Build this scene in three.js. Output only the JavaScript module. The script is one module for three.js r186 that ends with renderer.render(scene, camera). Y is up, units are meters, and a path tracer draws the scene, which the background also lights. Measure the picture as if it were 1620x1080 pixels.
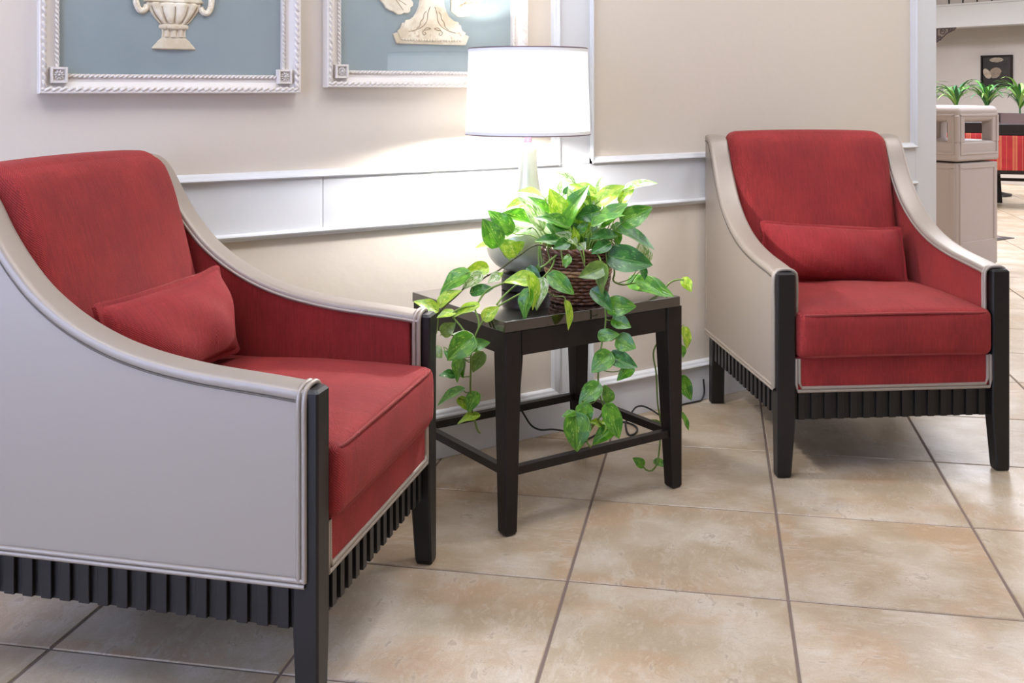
import * as THREE from 'three';
import { mergeGeometries, mergeVertices } from 'three/addons/utils/BufferGeometryUtils.js';
import { RoundedBoxGeometry } from 'three/addons/geometries/RoundedBoxGeometry.js';
import { RectAreaLightUniformsLib } from 'three/addons/lights/RectAreaLightUniformsLib.js';

// ---------------------------------------------------------------- camera, sky, lights, exposure
RectAreaLightUniformsLib.init();
const scene = new THREE.Scene();
const renderer = new THREE.WebGLRenderer();
renderer.toneMapping = THREE.LinearToneMapping;
renderer.toneMappingExposure = 1.0;
renderer.shadowMap.enabled = true;

const WA = 0.9748, CAM = new THREE.Vector3(0, 1.16, 2.906);           // view direction is 55.85 degrees off the panelled wall
const camera = new THREE.PerspectiveCamera(2 * Math.atan(540 / 1684.7) * 180 / Math.PI, 1.5, 0.05, 80);
camera.position.copy(CAM);
camera.lookAt(CAM.x + Math.cos(WA), CAM.y, CAM.z - Math.sin(WA));
camera.setViewOffset(1620, 1080, 0, 397.9, 1620, 1080);              // level camera with the lens shifted down
scene.add(camera);

scene.background = new THREE.Color().setRGB(0.60, 0.76, 1.26);
scene.backgroundIntensity = 7.5;                                      // overcast daylight outside the windows
const LAMP_CD = 2.4, PANEL_NITS = 5.9, DINING_NITS = 25.0;                                // table lamp, ceiling panels
const PANELS = [[-0.3, 1.2], [1.7, 1.2], [3.7, 1.2], [6.6, -1.6], [7.4, 2.4], [9.6, -3.6], [9.6, 0.4], [12.0, -7.4], [12.0, -5.0], [12.0, -2.0]];

// ---------------------------------------------------------------- helpers
let seed = 7;
const rnd = () => { seed |= 0; seed = seed + 0x6D2B79F5 | 0; let t = Math.imul(seed ^ seed >>> 15, 1 | seed); t = t + Math.imul(t ^ t >>> 7, 61 | t) ^ t; return ((t ^ t >>> 14) >>> 0) / 4294967296; };
const rr = (a, b) => a + (b - a) * rnd();
const V = (x, y, z) => new THREE.Vector3(x, y, z);
const names = new Map();
function numbered(n) { const k = names.get(n) ?? 0; names.set(n, k + 1); return k ? n + '_' + String(k).padStart(3, '0') : n; }
function mesh(name, geo, mat, parent) {
  const m = new THREE.Mesh(geo, mat); m.name = name; m.castShadow = true; m.receiveShadow = true; parent.add(m); return m;
}
function thing(name, label, category, [x, y, z] = [0, 0, 0], turn = 0, group) {
  const o = new THREE.Group(); o.name = numbered(name); scene.add(o);
  o.position.set(x, y, z); o.rotation.y = turn; o.userData = { label, category };
  if (group) o.userData.group = group;
  return o;
}
function struct(name, geo, mat, label) {
  const o = geo ? new THREE.Mesh(geo, mat) : new THREE.Group();
  o.name = name; o.castShadow = o.receiveShadow = true; o.userData = { kind: 'structure', label, category: name.split('_')[0] }; scene.add(o); return o;
}
const flat = (g) => { const n = g.index ? g.toNonIndexed() : g; for (const k of Object.keys(n.attributes)) if (!['position', 'normal', 'uv'].includes(k)) n.deleteAttribute(k); return n; };
const merge = (list) => mergeGeometries(list.map(flat), false);
function metricUV(geo, s = 1) {                                        // uv in metres, by the way each face points
  const g = flat(geo), p = g.attributes.position, uv = new Float32Array(p.count * 2), a = V(), b = V(), c = V(), n = V();
  for (let i = 0; i < p.count; i += 3) {
    a.fromBufferAttribute(p, i); b.fromBufferAttribute(p, i + 1); c.fromBufferAttribute(p, i + 2);
    n.copy(b).sub(a).cross(c.clone().sub(a)); const ax = Math.abs(n.x), ay = Math.abs(n.y), az = Math.abs(n.z);
    [a, b, c].forEach((q, k) => {
      const [u, v] = ay >= ax && ay >= az ? [q.x, q.z] : ax >= az ? [q.z, q.y] : [q.x, q.y];
      uv[(i + k) * 2] = u / s; uv[(i + k) * 2 + 1] = v / s;
    });
  }
  g.setAttribute('uv', new THREE.BufferAttribute(uv, 2)); return g;
}
function box(x0, x1, y0, y1, z0, z1, r = 0.003, seg = 1) {             // a box between two corners with rounded edges
  const w = x1 - x0, h = y1 - y0, d = z1 - z0, q = Math.min(r, w / 2.1, h / 2.1, d / 2.1);
  const g = q > 0 ? new RoundedBoxGeometry(w, h, d, seg, q) : new THREE.BoxGeometry(w, h, d);
  return metricUV(g.translate((x0 + x1) / 2, (y0 + y1) / 2, (z0 + z1) / 2));
}
function puff(w, h, d, r, n, bend) {                                   // soft box: dense grid, round edges, then bend(p, u, v, t) with u, v, t in -1..1
  let g = new THREE.BoxGeometry(2, 2, 2, n[0], n[1], n[2]); g.deleteAttribute('normal'); g.deleteAttribute('uv'); g = mergeVertices(g, 1e-5);
  const p = g.attributes.position, q = V(), c = V(), half = [w / 2, h / 2, d / 2];
  const ease = (t) => Math.sign(t) * (1 - (1 - Math.abs(t)) ** 1.7);
  for (let i = 0; i < p.count; i++) {
    const o = [p.getX(i), p.getY(i), p.getZ(i)], e = o.map(ease);
    q.set(e[0] * half[0], e[1] * half[1], e[2] * half[2]);
    c.set(...[0, 1, 2].map((k) => THREE.MathUtils.clamp(q.getComponent(k), -half[k] + r, half[k] - r)));
    const dir = q.clone().sub(c); if (dir.lengthSq() > 0) q.copy(c).add(dir.normalize().multiplyScalar(r));
    if (bend) bend(q, e[0], e[1], e[2]);
    p.setXYZ(i, q.x, q.y, q.z);
  }
  g.computeVertexNormals(); g.setAttribute('uv', new THREE.BufferAttribute(new Float32Array(p.count * 2), 2));
  return metricUV(g);
}
function tube(pts, r, radial = 8, closed = false, per = 6, tension = 0.5) {
  const c = new THREE.CatmullRomCurve3(pts.map((p) => p.isVector3 ? p : V(...p)), closed, 'centripetal', tension);
  return flat(new THREE.TubeGeometry(c, Math.max(4, pts.length * per), r, radial, closed));
}
function poly(pts, r, radial = 7) {                                    // a tube through the points with straight runs
  const c = new THREE.CurvePath();
  for (let i = 1; i < pts.length; i++) c.add(new THREE.LineCurve3(V(...pts[i - 1]), V(...pts[i])));
  return flat(new THREE.TubeGeometry(c, pts.length * 8, r, radial, false));
}
function post(levels, c = 0.003) {                                     // levels: [y, x0, x1, z0, z1]; chamfered square section lofted upwards
  const pos = [], ring = ([y, x0, x1, z0, z1]) => [[x0 + c, z0], [x1 - c, z0], [x1, z0 + c], [x1, z1 - c], [x1 - c, z1], [x0 + c, z1], [x0, z1 - c], [x0, z0 + c]].map(([x, z]) => [x, y, z]);
  const rs = levels.map(ring), tri = (a, b, d) => pos.push(...a, ...b, ...d);
  for (let l = 1; l < rs.length; l++) for (let k = 0; k < 8; k++) {
    const a = rs[l - 1][k], b = rs[l - 1][(k + 1) % 8], d = rs[l][k], e = rs[l][(k + 1) % 8];
    tri(a, d, b); tri(b, d, e);
  }
  for (let k = 1; k < 7; k++) { tri(rs[0][0], rs[0][k], rs[0][k + 1]); const t = rs[rs.length - 1]; tri(t[0], t[k + 1], t[k]); }
  const g = new THREE.BufferGeometry(); g.setAttribute('position', new THREE.BufferAttribute(new Float32Array(pos), 3));
  g.computeVertexNormals(); g.setAttribute('uv', new THREE.BufferAttribute(new Float32Array(pos.length / 3 * 2), 2)); return metricUV(g);
}
function grid(nu, nv, fn, smooth = true) {                             // surface from fn(u, v) -> [x, y, z], with uv
  const pos = [], uv = [], idx = [];
  for (let j = 0; j <= nv; j++) for (let i = 0; i <= nu; i++) { pos.push(...fn(i / nu, j / nv)); uv.push(i / nu, j / nv); }
  for (let j = 0; j < nv; j++) for (let i = 0; i < nu; i++) { const a = j * (nu + 1) + i, b = a + 1, c = a + nu + 1, d = c + 1; idx.push(a, b, c, b, d, c); }
  const g = new THREE.BufferGeometry(); g.setAttribute('position', new THREE.Float32BufferAttribute(pos, 3)); g.setAttribute('uv', new THREE.Float32BufferAttribute(uv, 2));
  g.setIndex(idx); g.computeVertexNormals(); return g;
}
function shapeOf(pts) { const s = new THREE.Shape(); pts.forEach(([x, y], i) => i ? s.lineTo(x, y) : s.moveTo(x, y)); s.closePath(); return s; }
function sideways(pts, x0, x1, bevel = 0.004) {                        // outline in (z, y) given a thickness from x0 to x1
  const g = new THREE.ExtrudeGeometry(shapeOf(pts), { depth: x1 - x0 - 2 * bevel, bevelEnabled: bevel > 0, bevelSize: bevel, bevelOffset: -bevel, bevelThickness: bevel, bevelSegments: 2, curveSegments: 4 });
  return metricUV(g.rotateY(-Math.PI / 2).translate(x1 - bevel, 0, 0));
}
function along(profile, x0, x1) {                                      // moulding: profile in (z, y) run along x
  const g = new THREE.ExtrudeGeometry(shapeOf(profile.map(([z, y]) => [-z, y])), { depth: x1 - x0, bevelEnabled: false });
  return metricUV(g.rotateY(Math.PI / 2).translate(x0, 0, 0));
}
function upward(profile, y0, y1) {                                     // moulding: profile in (x, z) run upwards
  const g = new THREE.ExtrudeGeometry(shapeOf(profile.map(([x, z]) => [x, -z])), { depth: y1 - y0, bevelEnabled: false });
  return metricUV(g.rotateX(-Math.PI / 2).translate(0, y0, 0));
}
const lathe = (pts, n = 48, a = 0, l = Math.PI * 2) => new THREE.LatheGeometry(pts.map(([x, y]) => new THREE.Vector2(x, y)), n, a, l);
const rope = (len, r, pitch, turns = 1) => {                           // a twisted strand along x, lying on z = 0
  const n = Math.round(len / pitch) * 8;
  return grid(n, 10, (u, v) => { const th = v * Math.PI, k = Math.cos(2 * (th - u * len / pitch * Math.PI * turns)), q = r * (0.76 + 0.3 * k); return [u * len, -q * Math.cos(th), q * Math.sin(th)]; });
};

// ---------------------------------------------------------------- procedural textures
function noise(period, s) {                                            // tileable value noise on a period x period lattice
  const t = new Float32Array(period * period); let k = s * 7919 + 13;
  for (let i = 0; i < t.length; i++) { k = Math.imul(k ^ k >>> 13, 1274126177) + 668265263 | 0; t[i] = ((k ^ k >>> 16) >>> 0) / 4294967296; }
  return (u, v) => {
    const x = u * period, y = v * period, i = Math.floor(x), j = Math.floor(y), f = x - i, h = y - j, a = f * f * (3 - 2 * f), b = h * h * (3 - 2 * h);
    const m = (n) => ((n % period) + period) % period, g = (p, q) => t[m(q) * period + m(p)];
    return (g(i, j) * (1 - a) + g(i + 1, j) * a) * (1 - b) + (g(i, j + 1) * (1 - a) + g(i + 1, j + 1) * a) * b;
  };
}
function fbm(base, oct, s) { const n = [...Array(oct)].map((_, k) => noise(base << k, s + k * 17)); return (u, v) => { let r = 0, w = 0.5, t = 0; for (const f of n) { r += f(u, v) * w; t += w; w *= 0.55; } return r / t; }; }
function texture(size, fn, srgb = true, rep) {
  const d = new Uint8Array(size * size * 4);
  for (let j = 0; j < size; j++) for (let i = 0; i < size; i++) {
    const c = fn((i + 0.5) / size, (j + 0.5) / size), o = (j * size + i) * 4;
    if (typeof c === 'number') d[o] = d[o + 1] = d[o + 2] = THREE.MathUtils.clamp(c * 255, 0, 255); else for (let k = 0; k < 3; k++) d[o + k] = THREE.MathUtils.clamp(c[k], 0, 255);
    d[o + 3] = 255;
  }
  const t = new THREE.DataTexture(d, size, size); t.wrapS = t.wrapT = THREE.RepeatWrapping; t.magFilter = THREE.LinearFilter; t.minFilter = THREE.LinearMipmapLinearFilter; t.generateMipmaps = true;
  if (srgb) t.colorSpace = THREE.SRGBColorSpace; if (rep) t.repeat.set(rep, rep); t.needsUpdate = true; return t;
}
const mix = (a, b, t) => a.map((x, i) => x + (b[i] - x) * t), clamp01 = (x) => Math.min(1, Math.max(0, x)), step = (a, b, x) => { const t = clamp01((x - a) / (b - a)); return t * t * (3 - 2 * t); };
const std = (color, roughness, extra = {}) => new THREE.MeshPhysicalMaterial({ color, roughness, side: THREE.DoubleSide, ...extra });

const weaveH = (u, v) => { const x = u * 160, y = v * 160, a = 0.5 + 0.5 * Math.sin((x + y) * Math.PI * 2 * 0.5), b = 0.5 + 0.5 * Math.sin((x - y * 0.5) * Math.PI * 2); return 0.65 * a + 0.35 * b; };
function fabric(c0, c1, s) {
  const lo = fbm(4, 5, s), st = noise(256, s + 3), fine = noise(512, s + 5);
  return texture(1024, (u, v) => { const m = clamp01(0.28 + 0.5 * lo(u, v) + 0.35 * (st(u, v * 0.05) - 0.5)), w = weaveH(u, v); return mix(c0, c1, m).map((x) => x * (0.70 + 0.46 * w + 0.2 * (fine(u, v) - 0.5))); }, true, 2.5);
}
const weaveBump = (() => { const f = noise(256, 91); return texture(1024, (u, v) => 0.75 * weaveH(u, v) + 0.25 * f(u, v), false, 2.5); })();
const M = {};
M.red = std(0xffffff, 0.86, { map: fabric([116, 24, 24], [176, 48, 44], 3), bumpMap: weaveBump, bumpScale: 0.0009, sheen: 0.9, sheenRoughness: 0.38, sheenColor: new THREE.Color(0xe88c7e) });
M.redWelt = std(0xa8403a, 0.85, { bumpMap: weaveBump, bumpScale: 0.0006 });
M.pillow = std(0xffffff, 0.9, { map: fabric([118, 22, 24], [170, 44, 44], 8), bumpMap: weaveBump, bumpScale: 0.0008, sheen: 0.6, sheenRoughness: 0.4, sheenColor: new THREE.Color(0xe08476) });
const vinylBump = (() => { const f = fbm(64, 3, 5), g = fbm(3, 2, 44); return texture(512, (u, v) => 0.12 * f(u, v) + 0.88 * g(u, v), false, 2); })();
M.vinyl = std(0xa09487, 0.46, { metalness: 0.30, bumpMap: vinylBump, bumpScale: 0.0008 });
M.vinylWelt = std(0x9f9386, 0.42, { metalness: 0.25 });
M.seam = std(0x5c5248, 0.6);
const woodMap = (() => { const f = fbm(8, 5, 21), g = noise(128, 22); return texture(512, (u, v) => { const k = f(u, v * 0.12) * 0.7 + g(u, v * 0.06) * 0.3; return mix([17, 12, 12], [36, 25, 22], k); }, true, 2); })();
M.wood = std(0xffffff, 0.45, { map: woodMap, clearcoat: 0.08, clearcoatRoughness: 0.3, specularIntensity: 0.6 });
M.woodTop = std(0xffffff, 0.14, { map: woodMap, ior: 1.8, clearcoat: 1, clearcoatRoughness: 0.08 });
M.blackWood = std(0x181413, 0.45, { clearcoat: 0.12, clearcoatRoughness: 0.3, specularIntensity: 0.7 });
const plaster = (() => { const f = fbm(16, 5, 31); return texture(512, (u, v) => f(u, v), false, 1); })();
M.beige = std(0xd3c7b7, 0.62, { bumpMap: plaster, bumpScale: 0.0012 });
M.white = std(0xd2d2d2, 0.42, { bumpMap: plaster, bumpScale: 0.0004 });
M.ceiling = std(0xe4e0d8, 0.9); M.farWall = std(0xd2cac4, 0.8, { bumpMap: plaster, bumpScale: 0.001 });
M.grout = std(0x76645a, 0.9, { bumpMap: plaster, bumpScale: 0.001 });
function stone(s) {
  const a = fbm(3, 6, s), b = fbm(4, 6, s + 50), c = fbm(11, 5, s + 90), d = noise(300, s + 7), w = fbm(3, 4, s + 120), fl = fbm(36, 3, s + 31), g = fbm(7, 5, s + 200);
  return texture(896, (u0, v0) => {
    const u = u0 + 0.16 * (w(u0, v0) - 0.5), v = v0 + 0.10 * (w(v0, u0) - 0.5), p = a(u, v), q = b(u * 0.5, v), e = c(u, v * 0.5), f = fl(u, v * 0.4);
    let col = mix([172, 152, 124], [194, 179, 158], step(0.3, 0.72, p));
    col = mix(col, [184, 148, 113], 0.5 * step(0.44, 0.75, q));
    col = mix(col, [206, 195, 180], 0.5 * step(0.48, 0.74, 0.6 * e + 0.4 * f));
    col = mix(col, [158, 136, 106], 0.35 * step(0.56, 0.78, a(v, u)));
    const vein = Math.abs(g(u, v) - 0.5); if (vein < 0.008) col = mix(col, [140, 118, 96], 0.45 * (1 - vein / 0.008) * step(0.48, 0.62, e));
    if (f > 0.70) col = mix(col, [132, 110, 88], Math.min(0.35, (f - 0.70) * 4) * step(0.5, 0.62, e));
    if (f < 0.30) col = mix(col, [210, 201, 188], Math.min(0.25, (0.30 - f) * 3));
    return col.map((x) => x * (0.94 + 0.08 * d(v, u)));
  });
}
const tileRough = (() => { const f = fbm(5, 5, 61); return texture(256, (u, v) => 0.62 + 0.35 * f(u, v), false); })();
const tileBump = (() => { const f = fbm(6, 5, 62); return texture(256, (u, v) => f(u, v), false); })();
M.tiles = [11, 12, 13, 14].map((s) => std(0xffffff, 0.5, { map: stone(s), roughnessMap: tileRough, bumpMap: tileBump, bumpScale: 0.0012 }));
M.chrome = std(0x9a9a9a, 0.3, { metalness: 1 });

// ---------------------------------------------------------------- the setting
const H = 2.9;
{ // floor: grout bed with stone tiles laid at 45 degrees to the wall
  const floor = struct('floor', box(-2, 16, -0.06, -0.0025, -9, 7, 0), M.grout, 'beige stone tile floor laid diagonally with thin brown grout');
  const P = 0.50657, a = P / 2 - 0.0034, e = 0.002, lv = [[a - e, 0], [a, -e], [a, -0.012]], pos = [], uv = [];
  const cs = lv.map(([r, y]) => [[-r, y, -r], [r, y, -r], [r, y, r], [-r, y, r]]), put = (...q) => q.forEach((p) => { pos.push(...p); uv.push(p[0] / P + 0.5, p[2] / P + 0.5); });
  put(cs[0][0], cs[0][2], cs[0][1], cs[0][0], cs[0][3], cs[0][2]);
  for (let l = 1; l < 3; l++) for (let k = 0; k < 4; k++) { const n = (k + 1) % 4; put(cs[l - 1][k], cs[l - 1][n], cs[l][k], cs[l - 1][n], cs[l][n], cs[l][k]); }
  const tg = new THREE.BufferGeometry(); tg.setAttribute('position', new THREE.Float32BufferAttribute(pos, 3)); tg.setAttribute('uv', new THREE.Float32BufferAttribute(uv, 2)); tg.computeVertexNormals();
  const cells = [], fwd = V(Math.cos(WA), 0, -Math.sin(WA)), rgt = V(Math.sin(WA), 0, Math.cos(WA));
  for (let i = -40; i < 40; i++) for (let j = -40; j < 40; j++) {
    const x = 1.522 + (i + 0.5 + j + 0.5) * P * Math.SQRT1_2, z = 0.896 + (i + 0.5 - j - 0.5) * P * Math.SQRT1_2;
    if (x < -1.9 || x > 15.9 || z < -8.9 || z > 6.9 || (x < 4.1 && z < -0.25)) continue;
    const d = V(x, -1.16, z - CAM.z), D = d.dot(fwd), s = d.dot(rgt), seen = D > 1.2 && Math.abs(s) < 0.56 * D + 0.6;
    cells.push([x, z, seen ? D : 100 + Math.abs(D), Math.floor(rnd() * 4), Math.floor(rnd() * 4)]);
  }
  cells.sort((p, q) => p[2] - q[2]);
  cells.slice(0, 300).forEach(([x, z, , m, k]) => { const t = mesh('floor_tile', tg, M.tiles[m], floor); t.position.set(x, 0, z); t.rotation.y = Math.PI / 4 + k * Math.PI / 2; });
  for (let m = 0; m < 4; m++) {
    const far = cells.slice(300).filter((c) => c[3] === m).map(([x, z, , , k]) => tg.clone().rotateY(Math.PI / 4 + k * Math.PI / 2).translate(x, 0, z));
    if (far.length) mesh('far_floor_tiles', merge(far), M.tiles[m], floor).userData.kind = 'stuff';
  }
}
const wallBack = struct('wall_back', box(-2, 4.282, -0.06, H, -0.15, -0.008, 0), M.beige, 'beige panelled wall with white stiles and rail');
{
  const board = (x0, x1, y0, y1, name, z = 0.004) => mesh(name, box(x0, x1, y0, y1, -0.009, z, 0.0015), M.white, wallBack);
  board(-2, -0.9, 0.752, 0.905, 'rail_board'); board(-0.8985, 1.2965, 0.752, 0.905, 'rail_board'); board(1.2978, 4.1285, 0.752, 0.905, 'rail_board');
  board(2.158, 2.294, 0.9055, H, 'stile'); board(2.158, 2.294, 0.1285, 0.7515, 'stile'); board(4.129, 4.282, 0.1285, H, 'stile');
  // panel mouldings: profile measured from the panel's edge inwards
  const prof = [[0, 0.004], [0, 0.017], [0.004, 0.020], [0.008, 0.018], [0.011, 0.012], [0.017, 0.009], [0.019, 0.006], [0.022, -0.008], [0, -0.008]];
  const field = (x0, x1, y0, y1) => {
    mesh('panel_moulding', along(prof.map(([w, z]) => [z, y0 + w]), x0, x1), M.white, wallBack);
    if (x0 > -1.9) mesh('panel_moulding', upward(prof.map(([w, z]) => [x0 + w, z]).reverse(), y0, y1), M.white, wallBack);
    mesh('panel_moulding', upward(prof.map(([w, z]) => [x1 - w, z]), y0, y1), M.white, wallBack);
  };
  field(-2, 2.158, 0.905, H - 0.3); field(2.294, 4.129, 0.905, H - 0.3);
  field(-2, 2.158, 0.128, 0.74); field(2.294, 4.129, 0.128, 0.74);
  const nose = [[-0.008, 0.735], [0.006, 0.735], [0.010, 0.738], [0.012, 0.742], [0.018, 0.745], [0.020, 0.749], [0.018, 0.7535], [0.012, 0.756], [-0.004, 0.757], [-0.008, 0.757]];
  mesh('rail_moulding', along(nose, -2, 4.129), M.white, wallBack);
}
struct('baseboard_back', box(-2, 4.282, 0, 0.128, -0.008, 0.008, 0.002), M.white, 'tall flat white baseboard under the panelled wall');
struct('wall_partition', box(4.132, 4.282, -0.06, H, -9, -0.15, 0), M.beige, 'wall running back from the corner');
struct('ceiling', box(-2.15, 16.15, H, H + 0.12, -9.15, 7.15, 0), M.ceiling, 'plain off-white ceiling');
struct('wall_far', box(16, 16.15, -0.06, H, -9.15, 7.15, 0), M.farWall, 'taupe far wall of the dining area');
struct('wall_rear', box(4.132, 16, -0.06, H, -9.15, -9, 0), M.farWall, 'rear wall of the dining area');
struct('wall_front', box(-2.15, 16, -0.06, H, 7, 7.15, 0), M.beige, 'wall behind the camera');
{ // window wall to the left, out of the frame, whose daylight falls on the near chair
  const s = shapeOf([[-0, -0.06], [7, -0.06], [7, H], [0, H]]), W3 = [[0.4, 1.4], [1.6, 2.6], [2.8, 3.8]], y0 = 0.30, y1 = 2.3;
  for (const [a, b] of W3) { const h = new THREE.Path(); h.moveTo(a, y0); h.lineTo(a, y1); h.lineTo(b, y1); h.lineTo(b, y0); h.closePath(); s.holes.push(h); }
  const g = new THREE.ExtrudeGeometry(s, { depth: 0.15, bevelEnabled: false }).rotateY(-Math.PI / 2).translate(-2, 0, 0);
  struct('wall_left', metricUV(g), M.beige, 'wall with three tall windows');
  const glass = new THREE.MeshPhysicalMaterial({ color: 0xffffff, roughness: 0.02, transmission: 1, thickness: 0, ior: 1.5, side: THREE.DoubleSide });
  W3.forEach(([a, b], i) => {
    const w = struct('window_' + (i + 1), null, null, 'tall white framed window'), m = (a + b) / 2;
    for (const [z0, z1, q0, q1] of [[a, a + 0.05, y0, y1], [b - 0.05, b, y0, y1], [a + 0.05, b - 0.05, y0, y0 + 0.05], [a + 0.05, b - 0.05, y1 - 0.05, y1], [m - 0.02, m + 0.02, y0 + 0.05, y1 - 0.05]])
      mesh('window_frame', box(-2.1, -2.04, q0, q1, z0, z1), M.white, w);
    mesh('pane', new THREE.PlaneGeometry((b - a) / 2 - 0.08, y1 - y0 - 0.11).rotateY(Math.PI / 2).translate(-2.07, (y0 + y1) / 2, (a + m) / 2 + 0.015), glass, w);
    mesh('pane', new THREE.PlaneGeometry((b - a) / 2 - 0.08, y1 - y0 - 0.11).rotateY(Math.PI / 2).translate(-2.07, (y0 + y1) / 2, (b + m) / 2 - 0.015), glass, w);
  });
}
const glow = new THREE.MeshStandardMaterial({ color: 0xffffff, emissive: 0xf6f9ff, emissiveIntensity: 1.5 });
for (const [x, z] of PANELS) { // recessed ceiling panels
  const t = thing('ceiling_light', 'flat square ceiling light panel with white trim', 'light', [x, H, z], 0, 'ceiling light panels');
  for (const s of [-1, 1]) { mesh('trim', box(-0.63, 0.63, -0.012, 0, s * 0.6 - 0.03, s * 0.6 + 0.03), M.white, t); mesh('trim', box(s * 0.6 - 0.03, s * 0.6 + 0.03, -0.012, 0, -0.57, 0.57), M.white, t); }
  mesh('diffuser', box(-0.57, 0.57, -0.006, -0.001, -0.57, 0.57, 0), glow, t);
  const l = new THREE.RectAreaLight(new THREE.Color().setRGB(0.93, 0.97, 1.08), x > 5 ? DINING_NITS : PANEL_NITS, 1.12, 1.12); l.position.set(0, -0.012, 0); l.rotation.x = -Math.PI / 2; t.add(l);
}

// ---------------------------------------------------------------- armchairs
const TOP = [[-0.026, 0.611], [-0.10, 0.619], [-0.18, 0.626], [-0.24, 0.632], [-0.30, 0.641], [-0.36, 0.653], [-0.42, 0.670], [-0.48, 0.694], [-0.54, 0.727], [-0.60, 0.772], [-0.65, 0.826], [-0.69, 0.882], [-0.722, 0.938], [-0.744, 0.970], [-0.766, 0.986], [-0.796, 0.990]];
const topCurve = new THREE.CatmullRomCurve3(TOP.map(([z, y]) => V(0, y, z)), false, 'centripetal');
const topAt = (n, dy = 0) => topCurve.getSpacedPoints(n).map((p) => [p.z, p.y + dy]);
function armStrip(xc, w, t) {                                          // padded vinyl strip over the arm
  const N = 60, sec = [];
  for (let k = 0; k < 20; k++) { const a = k / 20 * Math.PI * 2, cx = Math.cos(a), cy = Math.sin(a); sec.push([Math.sign(cx) * Math.abs(cx) ** 0.45 * w / 2, Math.sign(cy) * Math.abs(cy) ** 0.6 * t / 2]); }
  const body = grid(20, N, (u, v) => {
    const p = topCurve.getPointAt(v), d = topCurve.getTangentAt(v), nz = d.y, ny = -d.z, q = sec[Math.round(u * 20) % 20], ez = v < 0.012 ? 0.9 : 1;
    return [xc + q[0] * ez, p.y - t / 2 + 0.004 + ny * q[1], p.z - 0 + nz * q[1]];
  });
  return metricUV(body);
}
function makeChair(label, pos, turn) {
  const t = thing('armchair', label, 'chair', pos, turn, 'red and taupe armchairs');
  for (const s of [-1, 1]) {
    const X = (a, b) => s < 0 ? [a, b] : [-b, -a];
    const outer = [[-0.028, 0.262], ...topAt(40, -0.008), [-0.798, 0.262]];
    const panel = mesh('side_panel', sideways(outer, ...X(-0.364, -0.322), 0.005), M.vinyl, t);
    const inner = [[-0.044, 0.36], ...topAt(40, -0.005).filter(([z]) => z < -0.044 && z > -0.775), [-0.775, 0.40]];
    mesh('inner_arm', sideways(inner, ...X(-0.325, -0.299), 0.006), M.red, t);
    mesh('arm_strip', armStrip(s * 0.3315, 0.071, 0.026), M.vinyl, t);
    mesh('seam', tube(topAt(34, -0.020).map(([z, y]) => V(s * 0.3655, y, z)), 0.0022, 5, false, 3), M.seam, panel);
    mesh('welt', tube(topAt(34, -0.012).map(([z, y]) => V(s * 0.2965, y, z)), 0.0042, 6, false, 3), M.vinylWelt, panel);
    for (const dz of [0, -0.011]) {
      const z = -0.025 + dz, o = s * 0.366, i = s * 0.2965;
      mesh('welt', tube([[o, 0.265, z], [o, 0.35, z], [o, 0.5, z], [o, 0.592, z], [o - s * 0.004, 0.608, z], [o - s * 0.016, 0.617, z], [s * 0.332, 0.619, z], [i + s * 0.016, 0.617, z], [i + s * 0.003, 0.608, z], [i, 0.59, z], [i, 0.5, z], [i, 0.40, z]], 0.0055, 7, false, 5), M.vinylWelt, panel);
      mesh('welt', tube([[o, 0.258 - dz * 0.9, -0.024], [o, 0.258 - dz * 0.9, -0.2], [o, 0.258 - dz * 0.9, -0.5], [o, 0.258 - dz * 0.9, -0.795]], 0.005, 7, false, 4), M.vinylWelt, panel);
    }
    const [a, b] = X(-0.363, -0.308), k = s < 0;
    mesh('front_leg', post([[0.002, k ? a + 0.001 : a + 0.014, k ? b - 0.014 : b - 0.001, -0.040, -0.001], [0.012, k ? a : a + 0.012, k ? b - 0.012 : b, -0.043, 0], [0.168, a, b, -0.05, 0], [0.607, a, b, -0.05, 0], [0.613, a + 0.005, b - 0.005, -0.045, -0.005]], 0.004), M.blackWood, t);
    const [c, d] = X(-0.352, -0.304);
    mesh('rear_leg', post([[0.002, c, d, -0.797, -0.757], [0.14, c, d, -0.795, -0.750], [0.262, c, d, -0.792, -0.742]], 0.004), M.blackWood, t);
    const ap = mesh('apron', box(...X(-0.346, -0.330), 0.1705, 0.262, -0.742, -0.05, 0.001), M.blackWood, t);
    for (let n = 0; n < 16; n++) { const z = -0.072 - n * 0.0415; mesh('slat', box(...X(-0.355, -0.3455), 0.172, 0.261, z - 0.0115, z + 0.0115, 0.0015), M.blackWood, ap); }
  }
  const ap = mesh('apron', box(-0.308, 0.308, 0.167, 0.262, -0.040, -0.026, 0.001), M.blackWood, t);
  for (let n = 0; n < 15; n++) { const x = (n - 7) * 0.0405; mesh('slat', box(x - 0.0105, x + 0.0105, 0.168, 0.261, -0.0265, -0.017, 0.0015), M.blackWood, ap); }
  mesh('rear_apron', box(-0.304, 0.304, 0.176, 0.262, -0.785, -0.77, 0.001), M.blackWood, t);
  mesh('seat_base', box(-0.318, 0.318, 0.262, 0.362, -0.765, -0.036, 0.004), M.blackWood, t);
  mesh('back_panel', box(-0.3655, 0.3655, 0.262, 0.972, -0.801, -0.776, 0.008, 2), M.vinyl, t);
  const fp = mesh('front_panel', puff(0.606, 0.102, 0.03, 0.008, [14, 8, 4], (p, u, v, w) => { if (w > 0) p.z += 0.004 * (1 - u * u) * (1 - v * v); }).translate(0, 0.308, -0.022), M.red, t);
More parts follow.
